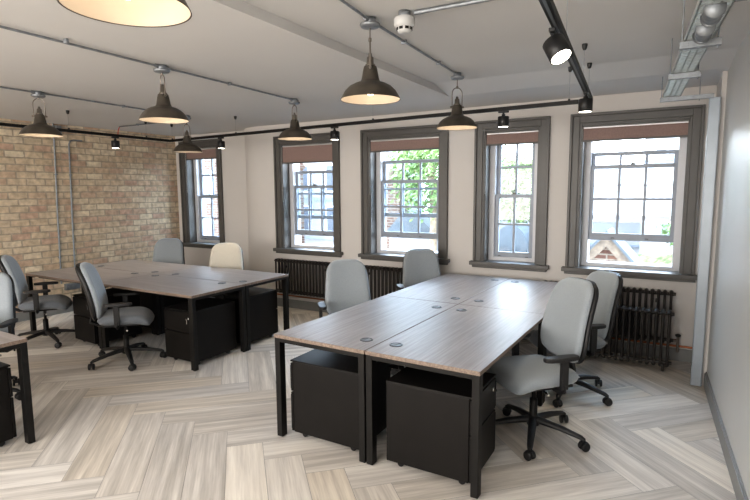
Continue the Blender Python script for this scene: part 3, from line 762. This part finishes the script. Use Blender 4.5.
b = MB(); b.lathe([(0, 0), (.02, 0), (.02, .02), (0, .02)], (0, 0, -.07), 14); b.build('gland', M['galv'], r)
conduit([(-6.9, 4.66, za), (-6.3, 4.66, za), (-5.5, 4.66, za)], 'short conduit on the ceiling near the brick wall', r=.009, clips=[((-6.5, 4.66, za), 'x')])
b = MB(); b.tube([(-6.9, 4.66, za), (-6.92, 4.65, za-.05), (-6.89, 4.62, za-.12), (-6.88, 4.6, za-.17)], .006, 8)
tag(b.build('red_cable', M['redc']), 'short red cable dropping from the ceiling conduit by the brick wall', 'cable')

# ------------------------------------------------------------------ radiators
def radiator(name, x0, x1, yb, z0, z1, depth, label, pitch=.055, feet=False, valve=0):
    cx = (x0+x1)/2; r = empty(name, (cx, yb, 0), 0, label, 'radiator', 'black column radiators below the windows')
    n = max(3, int(round((x1-x0)/pitch))); b = MB()
    ys = (-depth, 0)
    for i in range(n):
        x = x0-cx+(i+.5)*(x1-x0)/n
        for y in ys: b.tube([(x, y, z0+.02), (x, y, z1-.02)], .0125, 8, cap=False)
        for z in (z0+.018, z1-.018):
            b.tube([(x, -depth-.012, z), (x, -depth, z+(.014 if z > z0+.1 else -.012)), (x, 0, z+(.014 if z > z0+.1 else -.012)), (x, .012, z)], .019, 8, scale=(1, 1.05))
    b.build('column_sections', M['rad'], r)
    b = MB()
    for z in (z0+.02, z1-.02): b.tube([(x0-cx-.01, -depth/2, z), (x1-cx+.012, -depth/2, z)], .017, 10)
    b.build('header', M['rad'], r)
    if feet:
        for x in (x0-cx+.06, x1-cx-.06):
            b = MB(); b.box(x-.012, x+.012, -depth-.01, .01, 0, z0+.01); b.build('foot', M['rad'], r, bevel=.004)
    else:
        for x in (x0-cx+.15, x1-cx-.15):
            b = MB(); b.box(x-.012, x+.012, -.01, W-yb-.001, z1-.12, z1-.09); b.build('wall_bracket', M['rad'], r)
    if valve:
        x = x1-cx+.05
        b = MB(); b.tube([(x-.05, -depth/2, z0+.02), (x+.0, -depth/2, z0+.02)], .012, 10); b.tube([(x, -depth/2, z0-.09), (x, -depth/2, z0+.06)], .012, 10)
        v = b.build('valve', M['brass'], r)
        b = MB(); b.lathe([(0, 0), (.012, 0), (.024, .008), (.026, .022), (.012, .03), (0, .03)], (x, -depth/2, z0+.06), 16); b.build('valve_wheel', M['blackp'], v)
    return r
radiator('column_radiator', -4.99, -3.98, W-.045, .245, .715, .075, 'black column radiator under the window nearest the rounded corner')
radiator('column_radiator', -3.60, -2.42, W-.045, .245, .715, .075, 'black column radiator under the tall window, behind the pale chairs')
radiator('column_radiator', -1.20, .05, W-.045, .20, .70, .075, 'black wall mounted column radiator under the right hand window', valve=1)
radiator('column_radiator', -1.05, .045, 5.46, .055, .565, .075, 'lower black column radiator standing on the floor in front of the right hand one', pitch=.055, feet=True)
def pipe(pts, label, r=.011):
    b = MB(); b.tube(pts, r, 10); return tag(b.build('copper_pipe', M['copper']), label, 'pipe', 'copper heating pipes along the window wall')
pipe([(-1.15, W-.03, .155), (.26, W-.03, .155)], 'copper pipe low on the wall behind the right hand radiators')
pipe([(-1.10, W-.03, .215), (.10, W-.03, .215), (.10, W-.05, .22)], 'copper pipe running above another behind the right hand radiators', .009)
pipe([(-5.20, W-.03, .185), (-2.3, W-.03, .185)], 'copper pipe running below the two left radiators')

# white cables hanging beneath the right bench
b = MB()
for k in range(5):
    b.tube([(-1.41+k*.006, 2.80+k*.02, .70), (-1.40+k*.01, 2.79, .66-k*.012), (-1.38+k*.008, 2.82, .62), (-1.39, 2.86, .66), (-1.41, 2.90, .70)], .006, 6)
tag(b.build('cable_bundle', M['white']), 'bundle of white cables hanging under the front right desk', 'cable')
b = MB(); b.box(-1.535, -1.475, 2.86, 2.92, .0, .58)
for k in range(9): b.box(-1.542, -1.468, 2.853, 2.927, .03+k*.06, .065+k*.06)
tag(b.build('cable_riser', M['blackp'], bevel=.003), 'black cable riser standing between the front pedestals', 'cable riser')

# ------------------------------------------------------------------ outdoors
b = MB(); b.box(-60, 40, W1+.5, 60, -3.2, -3.0); tag(b.build('street_ground', M['yard'], normals=True), 'pale paving far below the windows', 'ground', kind='structure')
def exbuilding(name, x0, x1, y0, y1, z0, z1, mat, label, wx=(), wz=(), ww=.5, wh=.8, bands=()):
    r = empty(name, ((x0+x1)/2, y0, z0), 0, label, 'building'); o = Vector(r.location)
    b = MB(); b.box(x0-o.x, x1-o.x, 0, y1-y0, 0, z1-z0); b.build('facade', mat, r)
    b = MB(); b.box(x0-o.x-.12, x1-o.x+.12, -.12, y1-y0+.1, z1-z0, z1-z0+.12); b.build('parapet', M['band'], r)
    for z in bands:
        b = MB(); b.box(x0-o.x, x1-o.x, -.05, 0, z-o.z, z-o.z+.09); b.build('string_course', M['band'], r)
    for x in wx:
        for z in wz:
            b = MB(); b.box(x-o.x-.06, x-o.x+ww+.06, -.03, .01, z-o.z-.06, z-o.z+wh+.06); f = b.build('window', M['wframe'], r)
            b = MB(); b.box(x-o.x, x-o.x+ww, -.04, -.028, z-o.z, z-o.z+wh); b.box(x-o.x+ww/2-.01, x-o.x+ww/2+.01, -.05, -.04, z-o.z, z-o.z+wh); b.build('pane', M['exglass'], f)
    return r
exbuilding('white_building', -6.0, -.3, 20.2, 24, -3, 2.35, M['render_'], 'low white rendered building beyond the right hand windows', (-4.9, -2.6), (.9,), bands=(-.35, .55, 1.6))
exbuilding('rear_building', -.72, 2.4, 15, 20, -3, 3.25, M['render_'], 'taller pale building with a small upper window, seen in the right hand window', (-.46, .9), (2.55,), ww=.22, wh=.26, bands=(2.40,))
exbuilding('white_terrace', -12.7, -9.3, 15.5, 20, -3, 3.6, M['render_'], 'white terrace seen through the window nearest the rounded corner', (-12.3, -11.0, -10.1), (.2, 1.7), ww=.45, wh=.9, bands=(-.1, 1.35))
exbuilding('brick_house', -17.5, -12.9, 12, 16, -3, 4.2, M['exbrick'], 'brick house seen through the alcove window', (-14.6, -13.6), (-.1, 1.4), ww=.45, wh=.9, bands=())
def chimney(name, x, y, w, d, z0, z1, label):
    r = empty(name, (x, y, z0), 0, label, 'chimney')
    b = MB(); b.box(-w/2, w/2, -d/2, d/2, 0, z1-z0); b.box(-w/2-.05, w/2+.05, -d/2-.05, d/2+.05, z1-z0-.25, z1-z0-.1); b.build('stack', M['exbrick'], r)
    for k in (-.25, .25):
        b = MB(); b.lathe([(.09, 0), (.08, .25), (.10, .28), (.06, .28)], (k*w, 0, z1-z0), 14); b.build('chimney_pot', M['timber'], r)
chimney('brick_chimney', -7.38, 14, .56, .6, -3, 2.02, 'brick chimney stack on the left of the tall window view')
chimney('brick_chimney', -11.15, 14, .25, .3, -3, 2.7, 'slim brick pier seen through the window nearest the rounded corner')
# gable with barge boards
def gable():
    r = empty('brick_gable', (-.90, 9.0, -3), 0, 'small brick gable with weathered barge boards below the right hand window', 'gable')
    h = 3.95; ang = 1.02
    b = MB(); m = Matrix(((1, 0, 0, 0), (0, 0, 1, 0), (0, 1, 0, 0), (0, 0, 0, 1)))
    b.prism([(-.8, 0), (.8, 0), (.8, h-.8*1.15), (0, h), (-.8, h-.8*1.15)], 0, .7, m); b.build('gable_wall', M['exbrick'], r)
    for s in (-1, 1):
        b = MB(); b.prism([(0, h+.05), (s*.95, h-.95*1.15+.05), (s*.95, h-.95*1.15-.14), (0, h-.16)], -.12, 0, m); b.build('barge_board', M['timber'], r)
        b = MB(); b.prism([(0, h+.10), (s*1.0, h-1.0*1.15+.10), (s*1.0, h-1.0*1.15+.04), (0, h+.04)], -.16, .75, m); b.build('roof_slope', M['slate'], r)
gable()
def pitched(name, x0, x1, y0, y1, z0, zr, label, mat='slate'):
    b = MB(); m = Matrix(((1, 0, 0, 0), (0, 0, 1, 0), (0, 1, 0, 0), (0, 0, 0, 1)))
    r = empty(name, (x0, y0, -3), 0, label, 'roof')
    w = x1-x0
    b.box(0, w, 0, y1-y0, 0, z0+3); b.build('walls', M['render_'], r)
    b = MB(); b.prism([(-.15, z0+3), (w*.25, zr+3), (w*.62, zr+3), (w+.2, z0+3)], -.1, y1-y0+.1, m); b.build('roof_slope', M[mat], r)
pitched('slate_roof', -7.05, -5.6, 13, 15.5, .42, .98, 'grey slate roof low in the tall window view')
# rounded grey roof beyond the narrow window
r = empty('rounded_roof', (-3.45, 12.6, -3), 0, 'grey rounded roof low in the narrow window view', 'roof')
b = MB(); b.prism([(.42*cos(q), .55*sin(q)+3.28) for q in [pi*k/14 for k in range(15)]] + [(-.42, 0), (.42, 0)], 0, 1.2, Matrix(((1, 0, 0, 0), (0, 0, 1, 0), (0, 1, 0, 0), (0, 0, 0, 1)))); b.build('shell', M['slate'], r)
b = MB(); b.box(-1.2, .6, -.4, -.3, 2.9, 3.18); b.build('coping_wall', M['timber'], r)
r = empty('garden_fence', (-6.1, 11.6, -3), 0, 'pale picket fence at the bottom of the tall window view', 'fence')
b = MB()
for k in range(22): b.box(-.55+k*.07, -.51+k*.07, 0, .03, 2.75, 3.22)
b.build('pickets', M['timber'], r)
b = MB(); b.box(-.6, 1.0, .03, .06, 2.85, 2.9); b.box(-.6, 1.0, .03, .06, 3.1, 3.15); b.build('rails', M['timber'], r)
# grass bank seen in the right-hand window
b = MB()
def bank(u, v):
    x = .6+u*2.3; y = 12+v*2.2
    return Vector((x, y, -.35+.55*(v+1)/2+.35*(u+1)/2+.10*sin(3*x)+.06*sin(7*y+x*5)-.15))
b.grid(bank, 30, 20); b.box(-1.7, 2.9, 9.8, 14.2, -3, -.75)
tag(b.build('grass_bank', M['ground']), 'sunlit grass and ivy bank at the bottom of the right hand window view', 'grass', kind='stuff')
def tree(name, x, y, zc, rad, n, mat, label, trunk=True, seed=1, flat=1.0):
    rnd = random.Random(seed); r = empty(name, (x, y, -3), 0, label, 'tree', 'trees beyond the windows')
    b = MB()
    for i in range(n):
        while True:
            p = Vector((rnd.uniform(-1, 1), rnd.uniform(-1, 1), rnd.uniform(-1, 1)))
            if p.length < 1 and p.length > .35: break
        p = Vector((p.x*rad, p.y*rad, p.z*rad*flat)) + Vector((rnd.gauss(0, .1), rnd.gauss(0, .1), rnd.gauss(0, .1)))
        s = rnd.uniform(.05, .10); a = Vector((rnd.gauss(0, 1), rnd.gauss(0, 1), rnd.gauss(0, 1))).normalized(); c = a.orthogonal().normalized(); d = a.cross(c)
        p.z += zc+3
        b._add([p-c*s, p-d*s*.5, p+c*s, p+d*s*.5], [(0, 1, 2, 3)])
    b.build('foliage', M[mat], r, normals=False)
    if trunk:
        b = MB(); b.tube([(0, 0, 0), (.05, 0, zc+3-rad*.6), (0, .05, zc+3+rad*.3)], [.14, .09, .03], 8)
        for k in range(6):
            q = k*1.1; b.tube([(0.03, 0, zc+3-rad*.5+k*.12), (cos(q)*rad*.7, sin(q)*rad*.7, zc+3+k*.12-rad*.1)], [.035, .01], 6)
        b.build('trunk', M['bark'], r)
tree('leafy_tree', -5.55, 12.6, 2.15, 1.15, 2850, 'leaf', 'pale green tree filling the right of the tall window view', seed=3)
tree('leafy_tree', -6.9, 15.6, 3.0, .95, 1330, 'leaf', 'pale tree above the chimney in the tall window view', seed=4)
tree('leafy_tree', -3.75, 14.6, 1.7, .95, 3040, 'leaf', 'bright green tree in the narrow window view', seed=5)
tree('leafy_tree', -5.45, 17.4, 2.6, .6, 855, 'leaf', 'pale tree at the left of the narrow window view', seed=6)
tree('leafy_tree', .3, 13.6, .75, .55, 500, 'leaf', 'bush on the bank in the right hand window view', trunk=False, seed=8, flat=.6)

# ------------------------------------------------------------------ light
wd = bpy.data.worlds.new('sky'); SC.world = wd; wd.use_nodes = True
nt = wd.node_tree; bg = nt.nodes['Background']
tc = nt.nodes.new('ShaderNodeTexCoord'); sx = nt.nodes.new('ShaderNodeSeparateXYZ'); nt.links.new(tc.outputs['Generated'], sx.inputs[0])
rp = nt.nodes.new('ShaderNodeValToRGB'); rp.color_ramp.elements[0].position = .0; rp.color_ramp.elements[0].color = (.84, .92, 1, 1)
rp.color_ramp.elements[1].position = .9; rp.color_ramp.elements[1].color = (.55, .75, 1, 1)
nt.links.new(sx.outputs['Z'], rp.inputs[0]); nt.links.new(rp.outputs[0], bg.inputs['Color'])
bg.inputs['Strength'].default_value = 8.0
s = bpy.data.lights.new('sun', 'SUN'); s.energy = 1.6; s.angle = radians(2); s.color = (1, .95, .88)
so = bpy.data.objects.new('sun', s); COL.objects.link(so); so.rotation_euler = (radians(42), 0, radians(-25)); tag(so, 'sun lighting the buildings outside', 'light')
def area(name, loc, rot, sx_, sy_, e, col, portal=False, label='soft daylight'):
    l = bpy.data.lights.new(name, 'AREA'); l.shape = 'RECTANGLE'; l.size = sx_; l.size_y = sy_; l.energy = e; l.color = col
    if portal: l.cycles.is_portal = True
    o = bpy.data.objects.new(name, l); COL.objects.link(o); o.location = loc; o.rotation_euler = rot; tag(o, label, 'light')
    return o
for n, (x0, x1, zt, zs, Y) in wins.items():
    area('window_portal', ((x0+x1)/2, Y+.36, (zt+zs)/2), (radians(-90), 0, 0), x1-x0-.2, zt-zs-.15, 1, (1, 1, 1), True, 'daylight entering window %d' % n)
# added fill lights behind the camera, not modelled on any known lamp or window
area('rear_fill', (-3.2, YR+.15, 1.55), (radians(90), 0, 0), 6.5, 1.5, 165, (1, .955, .91), label='added soft fill light in front of the unseen rear wall')

area('overhead_fill', (-2.2, -1.2, 2.60), (radians(25), 0, 0), 3.5, 1.2, 55, (1, .94, .87), label='added overhead fill light behind the camera')  # second added fill, brightens the foreground floor from above
# ------------------------------------------------------------------ camera
cam = bpy.data.cameras.new('camera'); co = bpy.data.objects.new('camera', cam); COL.objects.link(co)
cam.sensor_width = 36; cam.lens = 514.58/750*36; cam.clip_start = .02
yaw, pitch, roll = -.5256, .1156, -.0067
fwd = Vector((sin(yaw), cos(yaw), 0)); right = Vector((cos(yaw), -sin(yaw), 0)); up = Vector((0, 0, 1))
f2 = fwd*cos(pitch)-up*sin(pitch); u2 = up*cos(pitch)+fwd*sin(pitch)
r3 = right*cos(roll)+u2*sin(roll); u3 = u2*cos(roll)-right*sin(roll)
m = Matrix(((r3.x, u3.x, -f2.x, 0), (r3.y, u3.y, -f2.y, 0), (r3.z, u3.z, -f2.z, 1.7053), (0, 0, 0, 1)))
co.matrix_world = m
SC.camera = co
SC.view_settings.view_transform = 'Standard'
SC.view_settings.look = 'Medium High Contrast'
SC.view_settings.exposure = 0.9
SC.cycles.use_denoising = True
SC.cycles.max_bounces = 8; SC.cycles.diffuse_bounces = 5; SC.cycles.glossy_bounces = 3; SC.cycles.transparent_max_bounces = 12
SC.cycles.sample_clamp_indirect = 6
